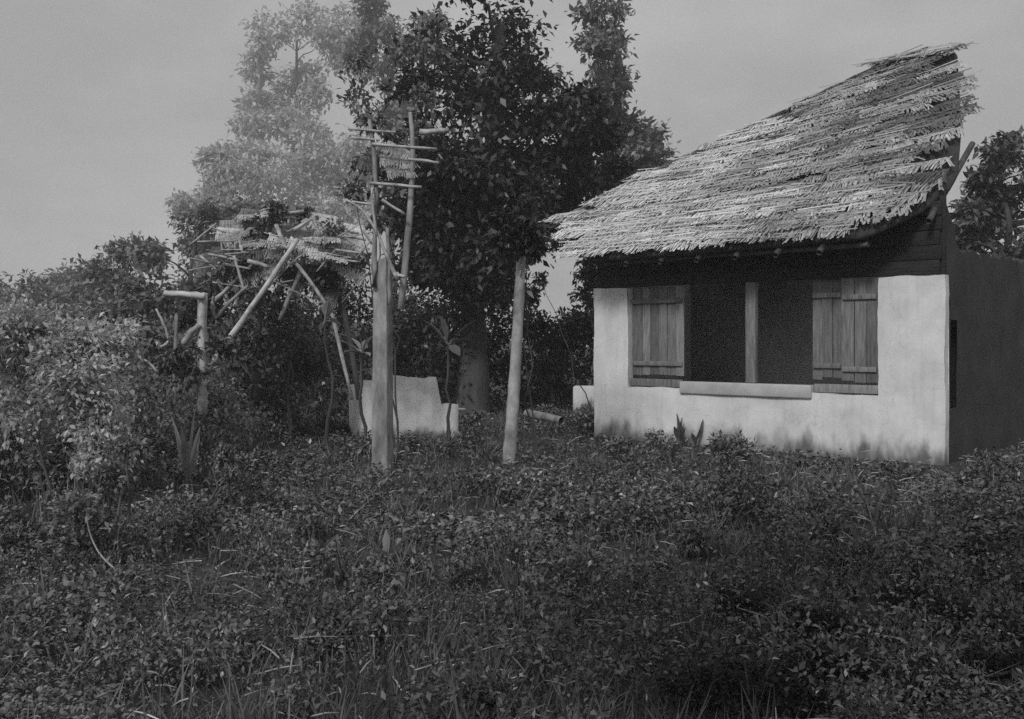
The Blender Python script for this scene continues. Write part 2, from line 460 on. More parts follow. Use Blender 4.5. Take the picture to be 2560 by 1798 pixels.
tv = np.stack([Xg[-1], tw_, tz], 1); c_ = np.arange(45)
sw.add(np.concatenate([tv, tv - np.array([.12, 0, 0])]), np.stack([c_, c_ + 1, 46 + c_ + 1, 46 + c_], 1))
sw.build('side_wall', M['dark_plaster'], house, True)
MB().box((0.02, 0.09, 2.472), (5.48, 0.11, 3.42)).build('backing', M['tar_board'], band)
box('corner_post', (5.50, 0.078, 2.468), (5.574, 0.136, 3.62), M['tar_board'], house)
# hidden walls of the room: back, left end, partition, floor
MB().box((0.02, 6.0, 0), (5.44, 6.1, 2.8)).build('back_wall', M['room'], house)
MB().box((0.0, 0.14, 0), (0.1, 6.0, 3.4)).build('end_wall', M['room'], house)
MB().box((0.1, 2.9, 0), (5.44, 2.96, 2.8)).build('partition', M['room'], house)
MB().box((0.1, 0.14, 0.0), (5.44, 2.9, 0.06)).build('floor', M['room'], house)
# sill block and the post standing on it
box('window_sill', (1.66, -0.045, 0.79), (3.80, 0.12, 0.98), M['sill'], house, 0.02)
box('rail', (0.69, 0.03, 0.885), (1.65, 0.09, 1.00), M['board'], house)
box('post', (2.75, 0.02, 0.985), (2.91, 0.13, 2.47), M['board'], house, 0.012)
# shutters of upright boards
def shutter(u0, u1, z0, z1, wplane, boards, tilt=0.0):
    s = empty('shutter', (0, 0, 0)); s.parent = house
    ws = rng.uniform(0.8, 1.2, boards); ws = ws / ws.sum() * (u1 - u0)
    u = u0
    for k in range(boards):
        d = rng.uniform(-0.006, 0.006)
        b = box('board', (u + 0.003, wplane + d, z0 + rng.uniform(0, 0.02)), (u + ws[k] - 0.004, wplane + 0.026 + d, z1), M['board'], s, 0.003)
        b.rotation_euler = (rng.normal() * 0.003, rng.normal() * 0.0035, 0)
        u += ws[k]
    for z in (z0 + 0.16, z0 + 1.15):
        box('batten', (u0 + 0.02, wplane - 0.034, z), (u1 - 0.02, wplane - 0.010, z + 0.07), M['board'], s, 0.003)
    return s
shutter(0.69, 1.66, 1.05, 2.46, 0.10, 6)
shutter(3.74, 4.19, 1.06, 2.46, 0.13, 3)
shutter(4.20, 4.715, 1.02, 2.46, 0.06, 3)
box('rail', (3.81, 0.035, 0.885), (4.715, 0.10, 1.00), M['board'], house)

# ---- roof: rows of palm-leaf thatch panels that fan out to the right
PIT = 0.70
def rz(wv): return 3.51 + PIT * wv
UL = np.array([(-.9, .55), (-.8, .45), (-.4, 0.05), (0, -.45), (.24, -1.04), (.93, -.56), (1.76, .24), (2.6, 1.25), (4.1, 2.83), (4.5, 3.1)])
UR = np.array([(-.9, 4.7), (-.6, 5.0), (-.44, 5.25), (-.1, 5.6), (.26, 5.72), (.41, 5.82), (1.0, 5.68), (1.8, 5.47), (3, 5.08), (4.5, 4.58)])
def ul(wv): return np.interp(wv, UL[:, 0], UL[:, 1])
def ur(wv): return np.interp(wv, UR[:, 0], UR[:, 1])
def row_w(L, u):
    t = np.clip(u / 5.7, -0.2, 1.1); t = np.sign(t) * np.abs(t) ** 1.9
    return L + t * (0.10 + 0.48 * (L + 0.83))
roof = empty('roof', (0, 0, 0)); roof.parent = house
# dark layer under the panels
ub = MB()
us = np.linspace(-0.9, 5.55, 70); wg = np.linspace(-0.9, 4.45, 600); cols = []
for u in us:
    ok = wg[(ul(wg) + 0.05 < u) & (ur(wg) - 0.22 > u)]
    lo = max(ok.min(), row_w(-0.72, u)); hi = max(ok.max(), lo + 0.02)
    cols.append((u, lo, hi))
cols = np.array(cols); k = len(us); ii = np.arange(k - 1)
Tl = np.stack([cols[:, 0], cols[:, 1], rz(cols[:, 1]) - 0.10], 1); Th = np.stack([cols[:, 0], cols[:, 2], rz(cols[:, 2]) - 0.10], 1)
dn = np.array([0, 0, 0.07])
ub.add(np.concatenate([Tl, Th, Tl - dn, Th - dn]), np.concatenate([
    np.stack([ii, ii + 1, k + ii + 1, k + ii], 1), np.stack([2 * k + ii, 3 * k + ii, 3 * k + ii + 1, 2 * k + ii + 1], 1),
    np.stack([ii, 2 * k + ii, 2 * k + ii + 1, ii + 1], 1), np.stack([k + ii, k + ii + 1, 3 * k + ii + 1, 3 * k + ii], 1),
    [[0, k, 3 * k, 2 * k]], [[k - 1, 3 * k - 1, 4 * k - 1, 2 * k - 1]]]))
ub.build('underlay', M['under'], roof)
bk = MB()
bk.add([(-.95, .3, rz(.3) - .16), (3.05, 4.4, rz(4.4) - .16), (-.95, 8.5, rz(.3) - .16), (-.95, 4.4, rz(.3) - .16)], [(0, 3, 2, 1)])
bk.add([(-.95, 8.5, rz(.3) - .16), (3.05, 4.4, rz(4.4) - .16), (4.3, 4.4, rz(4.4) - .16), (2.0, 8.5, rz(.3) - .16)], [(0, 3, 2, 1)])
bo = bk.build('rear_thatch', M['thatch_mid'], roof)
sm = bo.modifiers.new('thick', 'SOLIDIFY'); sm.thickness = 0.12
# panel meshes (shared): hanging leaf strips tied to a lath
def panel_mesh(seed, width, strips, rag):
    r = np.random.default_rng(seed)
    mb = MB()
    ph = r.uniform(0, 6.28, 3)
    for s in range(strips):
        x0 = -width / 2 + width * (s + r.uniform(-0.5, 0.5)) / strips
        ln = 0.37 * (1 - rag * 0.9 * r.random() ** 3) * (1 + 0.10 * math.sin(x0 * 9 + ph[0]) + 0.06 * math.sin(x0 * 23 + ph[1]))
        wd = width / strips * r.uniform(1.0, 2.2)
        sk = r.normal() * 0.07
        lift = r.uniform(0.03, 0.075)
        y = [0.10, -0.55 * ln, -ln]
        z = [0.0, lift * 0.75, lift * r.uniform(0.6, 1.2)]
        ww = [wd * 0.5, wd * 0.55, wd * r.uniform(0.35, 0.6)]
        V = []
        for q in range(3):
            cx = x0 + sk * (-y[q]) / 0.4
            V += [(cx - ww[q], y[q], z[q] + r.uniform(-.004, .004)), (cx + ww[q], y[q], z[q] + r.uniform(-.004, .004))]
        mb.add(V, [(0, 2, 3, 1), (2, 4, 5, 3)])
    # loose straws lying along the course
    for s in range(6):
        x0 = r.uniform(-width / 3, width / 3); ln = r.uniform(0.2, 0.6); y0 = r.uniform(-0.34, 0.0); a = r.normal() * 0.12
        d = np.array([math.cos(a), math.sin(a)]) * ln / 2; hw_ = r.uniform(0.003, 0.008); zz = r.uniform(0.05, 0.085)
        mb.add([(x0 - d[0], y0 - d[1] - hw_, zz), (x0 + d[0], y0 + d[1] - hw_, zz), (x0 + d[0], y0 + d[1] + hw_, zz + .01), (x0 - d[0], y0 - d[1] + hw_, zz + .01)], [(0, 1, 2, 3)])
    mb.box((-width / 2, -0.02, 0.0), (width / 2, 0.012, 0.02))
    V = np.concatenate(mb.v); Q = np.concatenate(mb.q)
    return V, Q
PAN = {}
for mk in ('thatch_pale', 'thatch_mid', 'thatch_dark'):
    PAN[mk] = []
    for s in range(6):
        V, Q = panel_mesh(100 + s, 0.84, 64, 0.5 if mk != 'thatch_dark' else 0.75)
        o = mesh_obj('thatch_panel', V, Q, M[mk])
        PAN[mk].append(o.data)
        bpy.data.objects.remove(o)
L = -0.60
npan = 0
while L < 4.4:
    u = -1.3 + rng.uniform(0, 0.5)
    while u < 6.2:
        wv = row_w(L, u)
        lo = ul(wv) + 0.12 + rng.normal() * 0.05; hi = ur(wv) - 0.42 + rng.normal() * 0.06
        if lo < u < hi and wv < 4.5:
            dw = (row_w(L, u + 0.05) - row_w(L, u - 0.05)) / 0.1
            a = Vector((1, dw, PIT * dw)).normalized()
            nn = Vector((0, -PIT, 1)).normalized()
            b = nn.cross(a)
            age = 0.10 + 0.13 * u + 0.10 * max(0, wv) * (u > 2.0) + rng.normal() * 0.16
            mk = 'thatch_pale' if age < 0.46 else ('thatch_mid' if age < 0.86 else 'thatch_dark')
            me = PAN[mk][rng.integers(0, 6)]
            o = bpy.data.objects.new('thatch_panel', me)
            COL.objects.link(o); o.parent = roof
            R = Matrix((a, b, nn)).transposed().to_4x4()
            R = Matrix.Rotation(rng.normal() * 0.02, 4, 'X') @ Matrix.Identity(4) if False else R
            jit = Matrix.Rotation(rng.normal() * (0.02 + 0.006 * u), 4, 'Z') @ Matrix.Rotation(rng.normal() * 0.025, 4, 'X')
            o.matrix_basis = Matrix.Translation((u, wv, rz(wv) - 0.03 + rng.uniform(0, 0.03))) @ R @ jit @ Matrix.Diagonal((rng.choice([-1, 1]) * rng.uniform(.95, 1.1), rng.uniform(0.85, 1.08), 1, 1))
            npan += 1
        u += 0.66 + rng.uniform(-0.06, 0.06)
    L += 0.18 + rng.normal() * 0.03
print('panels', npan)
# torn bundles laid along the hip and the ridge
for t in np.linspace(0.02, 1, 15):
    wv = 0.24 + (4.35 - 0.24) * t; u = ul(wv) + 0.16
    me = PAN['thatch_pale' if t < 0.5 else 'thatch_mid'][rng.integers(0, 6)]
    o = bpy.data.objects.new('thatch_panel', me); COL.objects.link(o); o.parent = roof
    a = Vector((1.0, 1.05, 0.735)).normalized(); b = Vector((0.35, -0.6, 0.4)); b = (b - a * a.dot(b)).normalized(); nn = a.cross(b)
    if nn.z < 0: a = -a; nn = a.cross(b)
    o.matrix_basis = Matrix.Translation((u, wv, rz(wv) + 0.0)) @ Matrix((a, b, nn)).transposed().to_4x4() @ Matrix.Rotation(rng.normal() * 0.06, 4, 'Z') @ Matrix.Diagonal((.62, .55, .7, 1))
for u in np.linspace(3.15, 3.95, 3):
    o = bpy.data.objects.new('thatch_panel', PAN['thatch_mid'][rng.integers(0, 6)]); COL.objects.link(o); o.parent = roof
    a = Vector((1, 0, 0)); nn = Vector((0, -0.5, 1)).normalized(); b = nn.cross(a)
    o.matrix_basis = Matrix.Translation((u, 4.42, rz(4.42) - 0.01)) @ Matrix((a, b, nn)).transposed().to_4x4() @ Matrix.Rotation(rng.normal() * 0.05, 4, 'Z')
# rafters and eave pole under the thatch
for u in np.arange(0.5, 5.6, 0.62):
    w0 = -0.72 if u < 4.7 else -0.2
    P = np.array([(u, w0, rz(w0) - 0.235), (u, 4.3, rz(4.3) - 0.235)]) if 3.1 < u < 4.5 else np.array([(u, w0, rz(w0) - 0.235), (u, 1.6, rz(1.6) - 0.235)])
    MB().tube(P, 0.04, 7).build('rafter', M['dark_bark'], roof, True)
MB().tube(wander((0.45, -0.55, rz(-0.55) - 0.3), (4.8, -0.5, rz(-0.5) - 0.3), 8, 0.01), 0.035, 7).build('eave_pole', M['dark_bark'], roof, True)

# ------------------------------------------------------------------ low white ruin behind the forked tree
def ruin(name, label, pts, hts, th, m, cat='ruin'):
    """masonry stub standing along ground points with broken top heights"""
    c = np.mean(np.array(pts), axis=0)
    root = empty(name, (c[0], c[1], 0)); tag(root, label, cat)
    return root, c
rr = empty('ruined_wall', (*at(985, 1095, 16.4)[:2], 0))
tag(rr, 'low broken whitewashed masonry wall behind the stout timber post', 'ruin')
def stub(name, a, b, h0, h1, th, step=None):
    a = np.array(a, float); b = np.array(b, float); d = b - a; Ln = np.linalg.norm(d); d /= Ln; nn = np.array([-d[1], d[0]])
    mb = MB(); n = max(4, int(Ln / 0.1))
    t = np.linspace(0, 1, n + 1)
    h = h0 + (h1 - h0) * t + 0.015 * np.sin(t * 9) + rng.normal(size=n + 1) * 0.01
    if step is not None:
        h = np.where(t < step[0], h, step[1] + rng.normal(size=n + 1) * 0.015)
    base = a + d * Ln * t[:, None]
    V = []
    for s in (0, th):
        for zz in (np.full(n + 1, -0.1), h):
            V.append(np.concatenate([base + nn * s, zz[:, None]], 1))
    V = np.concatenate(V); m = n + 1; i = np.arange(n)
    Q = np.concatenate([np.stack([i, i + 1, m + i + 1, m + i], 1), np.stack([2 * m + i + 1, 2 * m + i, 3 * m + i, 3 * m + i + 1], 1),
                        np.stack([m + i, m + i + 1, 3 * m + i + 1, 3 * m + i], 1), [[0, m, 3 * m, 2 * m]], [[n, 2 * m + n, 3 * m + n, m + n]]])
    mb.add(V, Q)
    return mb.build(name, M['ruin_white'], rr, False, (*rr.location,))
pA = at(946, 1095, 15.6)[:2]; pB = at(1146, 1066, 16.3)[:2]; pC = at(905, 1080, 16.6)[:2]
stub('long_wall', pA, pB, 1.06, 0.98, 0.25, (0.72, 0.56))
stub('return_wall', pC, pA - np.array([0.03, 0.0]), 0.85, 0.98, -0.22)
# other bits of masonry and timber seen between the trunk and the house
mm = MB().box((0, 0, -0.1), (0.62, 0.3, 0.5))
ms = mm.build('masonry_stub', M['ruin_white']); ms.location = (*at(1432, 1000, 19.5)[:2], 0.22); ms.rotation_euler = (0, 0, -0.15)
tag(ms, 'short pale masonry stub beside the left corner of the house', 'ruin')
bv = ms.modifiers.new('bevel', 'BEVEL'); bv.width = 0.04; bv.segments = 2
p = at(1318, 1040, 18.0); q = at(1405, 1060, 17.0)
beam = MB().tube(wander((p[0], p[1], 0.3), (q[0], q[1], 0.24), 6, 0.02), 0.075, 8).build('fallen_beam', M['bark'], None, True)
tag(beam, 'grey fallen beam lying right of the slim pale post', 'beam')
p = at(1092, 1021, 17.6); q = at(1165, 1024, 17.2)
pk = MB().tube(np.array([p, (p + q) / 2 + np.array([0, 0, .005]), q]), 0.022, 6).build('loose_pole', M['stem'], None, True)
tag(pk, 'thin pale pole resting on the step of the white ruin', 'pole')

# ------------------------------------------------------------------ trees
# big dark tree in the middle
dark_clumps = [(1330, 130, 75), (1360, 400, 75), (1440, 330, 60), (1020, 200, 60), (1050, 420, 80), (1540, 400, 60), (1240, 220, 80), (1450, 250, 45), (1150, -40, 130), (1260, 0, 120), (1090, 90, 110), (1200, 130, 120), (1130, 220, 120), (1290, 200, 85), (1230, 300, 110),
               (1060, 330, 90), (1150, 400, 125), (1350, 300, 75), (1400, 250, 55), (1290, 420, 100), (1420, 400, 60), (1480, 440, 80),
               (1080, 500, 110), (1200, 520, 130), (1310, 520, 85), (1130, 620, 120), (1060, 560, 90), (1160, 470, 100), (1250, 580, 90), (1250, 640, 110), (1060, 650, 80), (1410, 510, 60),
               (1180, 720, 90), (1490, 350, 55)]
tree('broadleaf_tree', 'big dark leafy tree towering behind the slim pale post', 'tree', 1180, 21.5, dark_clumps, M['dark_leaf'], M['dark_bark'],
     leaf=0.18, n=1300, trunk_r=0.34, sub=12, dy=0.09, aspect=0.55, thin=lambda x, y: 0.46 if (x > 1260 and y < 510) or y < 340 else 1.6)
tree('slender_tree', 'tall grey-leaved tree rising between dark crown and thatch roof', 'tree', 1545, 36,
     [(1510, 20, 60), (1525, 90, 60), (1490, 150, 60), (1535, 170, 55), (1505, 240, 55), (1540, 300, 55), (1575, 370, 70), (1620, 320, 55), (1610, 400, 60), (1560, 450, 80)],
     M['pale_leaf'], M['dark_bark'], leaf=0.26, n=620, trunk_r=0.2, dy=0.04)
# hazy far trees on the rise, some haze put into their leaf colour
FAR = 'far trees on the wooded rise'
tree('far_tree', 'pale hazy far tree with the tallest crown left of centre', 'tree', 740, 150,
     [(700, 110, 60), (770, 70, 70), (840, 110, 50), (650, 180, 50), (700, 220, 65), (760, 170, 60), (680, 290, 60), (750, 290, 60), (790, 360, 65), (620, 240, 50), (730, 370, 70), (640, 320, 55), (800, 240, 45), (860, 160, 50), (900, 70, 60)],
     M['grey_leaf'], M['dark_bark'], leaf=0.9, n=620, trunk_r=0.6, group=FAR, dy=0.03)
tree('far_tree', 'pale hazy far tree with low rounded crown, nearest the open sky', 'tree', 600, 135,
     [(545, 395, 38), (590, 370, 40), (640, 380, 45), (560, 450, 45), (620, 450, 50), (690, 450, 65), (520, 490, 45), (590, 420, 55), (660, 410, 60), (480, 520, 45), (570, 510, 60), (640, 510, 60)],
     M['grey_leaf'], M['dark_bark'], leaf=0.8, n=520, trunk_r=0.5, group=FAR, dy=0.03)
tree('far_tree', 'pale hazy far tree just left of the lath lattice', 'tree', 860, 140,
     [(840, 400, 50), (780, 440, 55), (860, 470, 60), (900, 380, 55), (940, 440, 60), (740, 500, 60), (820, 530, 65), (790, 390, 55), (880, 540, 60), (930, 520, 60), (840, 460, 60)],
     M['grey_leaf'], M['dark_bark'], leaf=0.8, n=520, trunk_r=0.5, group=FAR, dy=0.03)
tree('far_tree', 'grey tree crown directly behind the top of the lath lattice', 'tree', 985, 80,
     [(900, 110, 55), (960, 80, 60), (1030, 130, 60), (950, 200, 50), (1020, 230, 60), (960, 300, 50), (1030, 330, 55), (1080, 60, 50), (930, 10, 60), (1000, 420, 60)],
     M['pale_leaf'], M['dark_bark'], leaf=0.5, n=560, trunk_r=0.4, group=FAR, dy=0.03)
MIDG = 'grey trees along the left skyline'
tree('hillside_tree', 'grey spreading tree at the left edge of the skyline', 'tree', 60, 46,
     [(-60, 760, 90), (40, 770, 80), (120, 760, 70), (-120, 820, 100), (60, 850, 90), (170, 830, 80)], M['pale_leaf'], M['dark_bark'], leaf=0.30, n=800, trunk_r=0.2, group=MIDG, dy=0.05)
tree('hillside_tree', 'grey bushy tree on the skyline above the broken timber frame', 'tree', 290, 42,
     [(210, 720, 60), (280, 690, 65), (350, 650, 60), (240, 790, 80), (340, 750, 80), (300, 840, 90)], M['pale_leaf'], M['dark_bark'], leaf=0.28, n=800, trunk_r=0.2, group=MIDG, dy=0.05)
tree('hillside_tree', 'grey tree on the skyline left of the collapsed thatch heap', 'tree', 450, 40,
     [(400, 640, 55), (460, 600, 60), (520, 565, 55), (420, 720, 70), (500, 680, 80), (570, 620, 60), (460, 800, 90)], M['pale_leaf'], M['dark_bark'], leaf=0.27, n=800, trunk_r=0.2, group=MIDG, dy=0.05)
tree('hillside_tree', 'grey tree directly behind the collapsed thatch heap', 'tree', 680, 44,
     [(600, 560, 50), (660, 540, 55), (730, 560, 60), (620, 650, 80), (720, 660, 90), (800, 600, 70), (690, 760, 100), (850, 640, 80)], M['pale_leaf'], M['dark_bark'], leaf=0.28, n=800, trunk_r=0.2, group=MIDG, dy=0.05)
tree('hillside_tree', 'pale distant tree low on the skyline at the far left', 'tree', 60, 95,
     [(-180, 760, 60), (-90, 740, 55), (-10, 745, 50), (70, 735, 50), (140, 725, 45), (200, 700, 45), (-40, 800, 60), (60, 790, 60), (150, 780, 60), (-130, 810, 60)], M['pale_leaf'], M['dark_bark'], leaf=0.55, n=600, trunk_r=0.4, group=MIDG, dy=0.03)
tree('wayside_tree', 'grey tree at the right edge beyond the torn roof end', 'tree', 2560, 24,
     [(2490, 390, 45), (2540, 370, 60), (2600, 420, 80), (2455, 440, 45), (2440, 510, 50), (2480, 480, 45), (2450, 580, 45), (2500, 630, 55), (2560, 640, 70), (2420, 540, 35), (2400, 590, 30), (2410, 610, 30), (2540, 490, 70), (2500, 560, 60), (2600, 560, 80)], M['mid_leaf'], M['dark_bark'], leaf=0.2, n=420, trunk_r=0.16, dy=0.03)

# ------------------------------------------------------------------ ruins of the left building: posts, poles, laths, fallen thatch
def pth(pts, Y, k=26, smooth=3):
    P = np.array([at(p[0], p[1], Y + (p[2] if len(p) > 2 else 0)) for p in pts])
    t = np.concatenate([[0], np.cumsum(np.linalg.norm(np.diff(P, axis=0), axis=1))]); q = np.linspace(0, t[-1], k)
    Q = np.stack([np.interp(q, t, P[:, i]) for i in range(3)], 1)
    for _ in range(smooth):
        Q[1:-1] = (Q[:-2] + 2 * Q[1:-1] + Q[2:]) / 4
    return Q
def leaf_part(root, off, p, tip_px, Y, dY, width, droop, m, roll=0.0, name='leaf'):
    mb = MB(); e = at(*tip_px, Y + dY); d = e - p; ln = np.linalg.norm(d)
    d = d + np.array([0, 0, droop * ln])
    blade(mb, p, d, np.linalg.norm(d), width, droop * ln / np.linalg.norm(d), roll=roll)
    return mb.build(name, m, root, False, off)
def beam(name, root, off, pts, Y, w0, w1=None, m='bark', sides=4, k=10, smooth=0):
    """hewn timber or pole along picture points at depth Y"""
    w1 = w1 or w0; P = pth(pts, Y, k, smooth); d = P[-1] - P[0]
    P = np.concatenate([[P[0]], P, [P[-1]]]); R = np.concatenate([[0.001], np.linspace(w0, w1, k), [0.001]]) * (0.707 if sides == 4 else 0.5)
    mb = MB(); P[0] -= d * 1e-4; P[-1] += d * 1e-4
    R = R * (1 + rng.normal(size=len(R)) * 0.07); P[1:-1] += rng.normal(size=(len(P) - 2, 3)) * 0.07 * min(w0, 0.06)
    mb.tube(P, R, sides)
    return mb.build(name, M[m], root, sides > 5, off)
def patch_thatch(root, off, px, py, Y, a, b, nu, nv, scale, kinds, jitter=0.12):
    """ragged piece of thatch: rows of the same palm-leaf panels, a = along the course, b = up the slope"""
    a = Vector(a).normalized(); b = Vector(b); b = (b - a * a.dot(b)).normalized(); nn = a.cross(b)
    c = Vector(at(px, py, Y)) - Vector(off)
    for v in range(nv):
        for u in range(nu):
            me = PAN[kinds[rng.integers(0, len(kinds))]][rng.integers(0, 6)]
            o = bpy.data.objects.new('thatch_panel', me); COL.objects.link(o); o.parent = root
            pos = c + a * ((u - (nu - 1) / 2) * 0.7 * scale + rng.normal() * 0.06) + b * ((v - (nv - 1) / 2) * 0.24 * scale) + nn * (0.02 * rng.random())
            R = Matrix((a, b, nn)).transposed().to_4x4()
            J = Matrix.Rotation(rng.normal() * jitter, 4, 'Z') @ Matrix.Rotation(rng.normal() * jitter, 4, 'X')
            o.matrix_basis = Matrix.Translation(pos) @ R @ J @ Matrix.Diagonal((scale * rng.uniform(.8, 1.1), scale * rng.uniform(.8, 1.2), scale, 1))
YF = 11.5
fb = at(957, 1205, YF); fb[2] = -0.05
ft = empty('ruined_frame', fb); tag(ft, 'stout timber post of a ruined hut carrying a broken lattice of laths', 'ruin')
pm = MB()                                               # the stout square post, rotated so that two faces show
PP = pth([(957, 1225), (957, 1000), (957, 820), (957, 655)], YF, 22, 0)
an = math.radians(28)
for k, (p, r) in enumerate([(PP, 0.128)]):
    n = len(p); R = np.linspace(0.142, 0.118, n) * (1 + rng.normal(size=n) * 0.02)
    ang = an + np.arange(4) * math.pi / 2
    rings = p[:, None, :] + R[:, None, None] * np.stack([np.cos(ang), np.sin(ang), np.zeros(4)], 1)[None]
    rings[-1, :, 2] += np.array([0.0, 0.05, -0.03, 0.06])
    ii = np.arange(n - 1)[:, None] * 4; jj = np.arange(4)[None]; j2 = (jj + 1) % 4
    pm.add(rings, np.stack([ii + jj, ii + j2, ii + 4 + j2, ii + 4 + jj], -1).reshape(-1, 4)); pm.add(rings[-1], [(0, 1, 2, 3)])
po = pm.build('post', M['bark'], ft, False, fb)
bvm = po.modifiers.new('bevel', 'BEVEL'); bvm.width = 0.012; bvm.segments = 2
beam('pole', ft, fb, [(937, 720), (936, 600), (943, 470), (932, 360), (925, 300)], YF - 0.10, 0.065, 0.045, sides=7, smooth=1)
beam('pole', ft, fb, [(974, 760), (972, 640), (968, 570)], YF - 0.10, 0.05, 0.04, sides=7)
beam('pole', ft, fb, [(1000, 775), (1010, 690), (1020, 580), (1030, 430), (1032, 330), (1026, 280)], YF + 0.02, 0.09, 0.05, sides=7, smooth=1)
beam('bent_rib', ft, fb, [(992, 700), (968, 640), (935, 565), (905, 520), (865, 500)], YF - 0.16, 0.045, 0.03, 'stem', 5, 16, 2)
beam('bent_rib', ft, fb, [(942, 590), (932, 520), (930, 470)], YF - 0.18, 0.03, 0.025, 'stem', 5, 10, 1)
for a_, b_, w_ in [((1050, 331), (1122, 326), .055), ((930, 361), (1092, 373), .028), ((1020, 398), (1098, 407), .030), ((925, 458), (1054, 469), .030), ((870, 322), (990, 331), .022),
                   ((880, 345), (950, 350), .022), ((880, 505), (935, 512), .022), ((955, 500), (1010, 535), .030), ((990, 688), (1012, 692), .03)]:
    beam('lath', ft, fb, [a_, b_], YF - 0.14, w_, w_ * 0.85, 'stem', 4, 6)
for x, y, sc_, kd in [(985, 385, .42, 'thatch_mid'), (1000, 415, .36, 'thatch_mid'), (950, 395, .36, 'thatch_dark')]:
    patch_thatch(ft, fb, x, y, YF + 0.05, (1, .15, -.05 + rng.normal() * .1), (0.05, 0.35, 1), 1, 2, sc_, [kd], 0.18)

# bare slim post
YS = 13.0
sb = at(1275, 1163, YS); sb[2] = -0.05
sl = empty('bare_post', sb); tag(sl, 'slim pale weathered post standing alone left of the house', 'post')
mb = MB(); PQ = pth([(1270, 1185), (1279, 1060), (1288, 930), (1296, 780), (1303, 640)], YS, 26)
mb.tube(np.concatenate([PQ, [PQ[-1] + np.array([0.01, 0, .02])]]), np.concatenate([np.linspace(0.088, 0.062, 26), [0.005]]), 10)
mb.build('shaft', M['mottled_bark'], sl, True, sb)
beam('crosspiece', sl, sb, [(1300, 690), (1306, 652), (1345, 655)], YS - 0.08, 0.03, 0.02, 'stem', 5, 8)

# collapsed roof: leaning rafters, ragged thatch, laths sticking out
YP = 14.0
gb = at(600, 1000, YP); gb[2] = float(ground_h(gb[0], gb[1]))
pl = empty('collapsed_roof', gb); tag(pl, 'collapsed thatch heap on a long leaning pale rafter at left', 'ruin')
beam('rafter', pl, gb, [(440, 1040), (525, 915), (620, 780), (712, 646), (745, 598)], YP - 0.45, 0.085, 0.075, 'pale_wood', 7, 14)
beam('rafter', pl, gb, [(690, 560), (716, 625), (764, 688), (830, 780), (880, 1000)], YP - 0.35, 0.055, 0.05, 'stem', 6, 10)
beam('rafter', pl, gb, [(700, 800), (722, 745), (745, 700), (770, 600)], YP - 0.2, 0.07, 0.06, 'bark', 6, 8)
beam('rafter', pl, gb, [(900, 1000), (870, 820), (820, 640), (790, 540)], YP + 0.3, 0.09, 0.07, 'dark_bark', 7, 8)
beam('rafter', pl, gb, [(640, 1000), (650, 800), (640, 560)], YP + 0.4, 0.09, 0.07, 'dark_bark', 7, 8)
for a_, b_, w_, dz in [((520, 635), (605, 653), .028, -.3), ((620, 652), (672, 668), .05, -.35), ((545, 658), (625, 672), .03, -.3), ((600, 615), (625, 660), .06, -.2), ((840, 625), (905, 634), .025, -.3),
                       ((850, 650), (900, 655), .025, -.3), ((860, 590), (915, 600), .025, 0), ((780, 540), (800, 590), .04, -.4), ((735, 575), (785, 545), .035, -.4), ((530, 760), (600, 690), .05, -.1), ((545, 700), (580, 770), .04, 0),
                       ((500, 640), (560, 690), .03, .1), ((905, 570), (930, 610), .03, -.2), ((560, 600), (640, 580), .03, .2), ((650, 545), (760, 528), .05, .2)]:
    beam('lath', pl, gb, [a_, b_], YP + dz, w_, w_ * .8, 'stem', 4, 6)
patch_thatch(pl, gb, 780, 612, YP - 0.15, (1, .1, -.22), (0.25, 0.75, 0.9), 3, 3, .55, ['thatch_pale', 'thatch_pale', 'thatch_mid', 'thatch_dark'], 0.32)
patch_thatch(pl, gb, 690, 595, YP + 0.1, (1, .1, .1), (0.1, 0.8, 0.7), 2, 4, .65, ['thatch_mid', 'thatch_dark'], 0.15)
patch_thatch(pl, gb, 880, 640, YP + 0.1, (1, .2, -.3), (0.2, 0.5, 1.0), 1, 4, .6, ['thatch_mid', 'thatch_pale'], 0.2)
patch_thatch(pl, gb, 640, 690, YP - 0.1, (1, -.1, .5), (-.3, 0.5, 1.0), 1, 3, .5, ['thatch_mid', 'thatch_dark'], 0.25)
patch_thatch(pl, gb, 800, 700, YP + 0.2, (1, .1, -.4), (0.2, 0.4, 1.0), 2, 3, .5, ['thatch_dark', 'thatch_mid'], 0.25)
patch_thatch(pl, gb, 620, 600, YP + 0.2, (1, -.1, .25), (-.1, 0.8, 0.7), 1, 3, .55, ['thatch_mid', 'thatch_dark'], 0.2)

patch_thatch(pl, gb, 600, 570, YP + 0.3, (1, .1, .3), (-.2, 0.7, 0.8), 2, 3, .5, ['thatch_mid', 'thatch_pale'], 0.3)
patch_thatch(pl, gb, 545, 640, YP + 0.2, (1, -.1, .35), (-.2, 0.6, 0.9), 2, 2, .5, ['thatch_mid', 'thatch_dark'], 0.3)
patch_thatch(pl, gb, 690, 535, YP + 0.4, (1, .1, .05), (0, 0.8, 0.6), 3, 2, .5, ['thatch_dark', 'thatch_mid'], 0.3)
patch_thatch(pl, gb, 840, 570, YP + 0.3, (1, .1, -.3), (.1, 0.7, 0.8), 2, 3, .5, ['thatch_mid', 'thatch_pale'], 0.3)
for q in range(34):
    x_, y_ = rng.uniform(500, 920), rng.uniform(540, 720); a_ = rng.uniform(-0.5, 0.9); l_ = rng.uniform(20, 60)
    beam('stick', pl, gb, [(x_ - l_ * math.cos(a_), y_ + l_ * math.sin(a_)), (x_ + l_ * math.cos(a_), y_ - l_ * math.sin(a_), rng.normal() * .2)], YP - rng.uniform(0.0, 0.4), rng.uniform(.010, .026), None, 'stem', 5, 5)

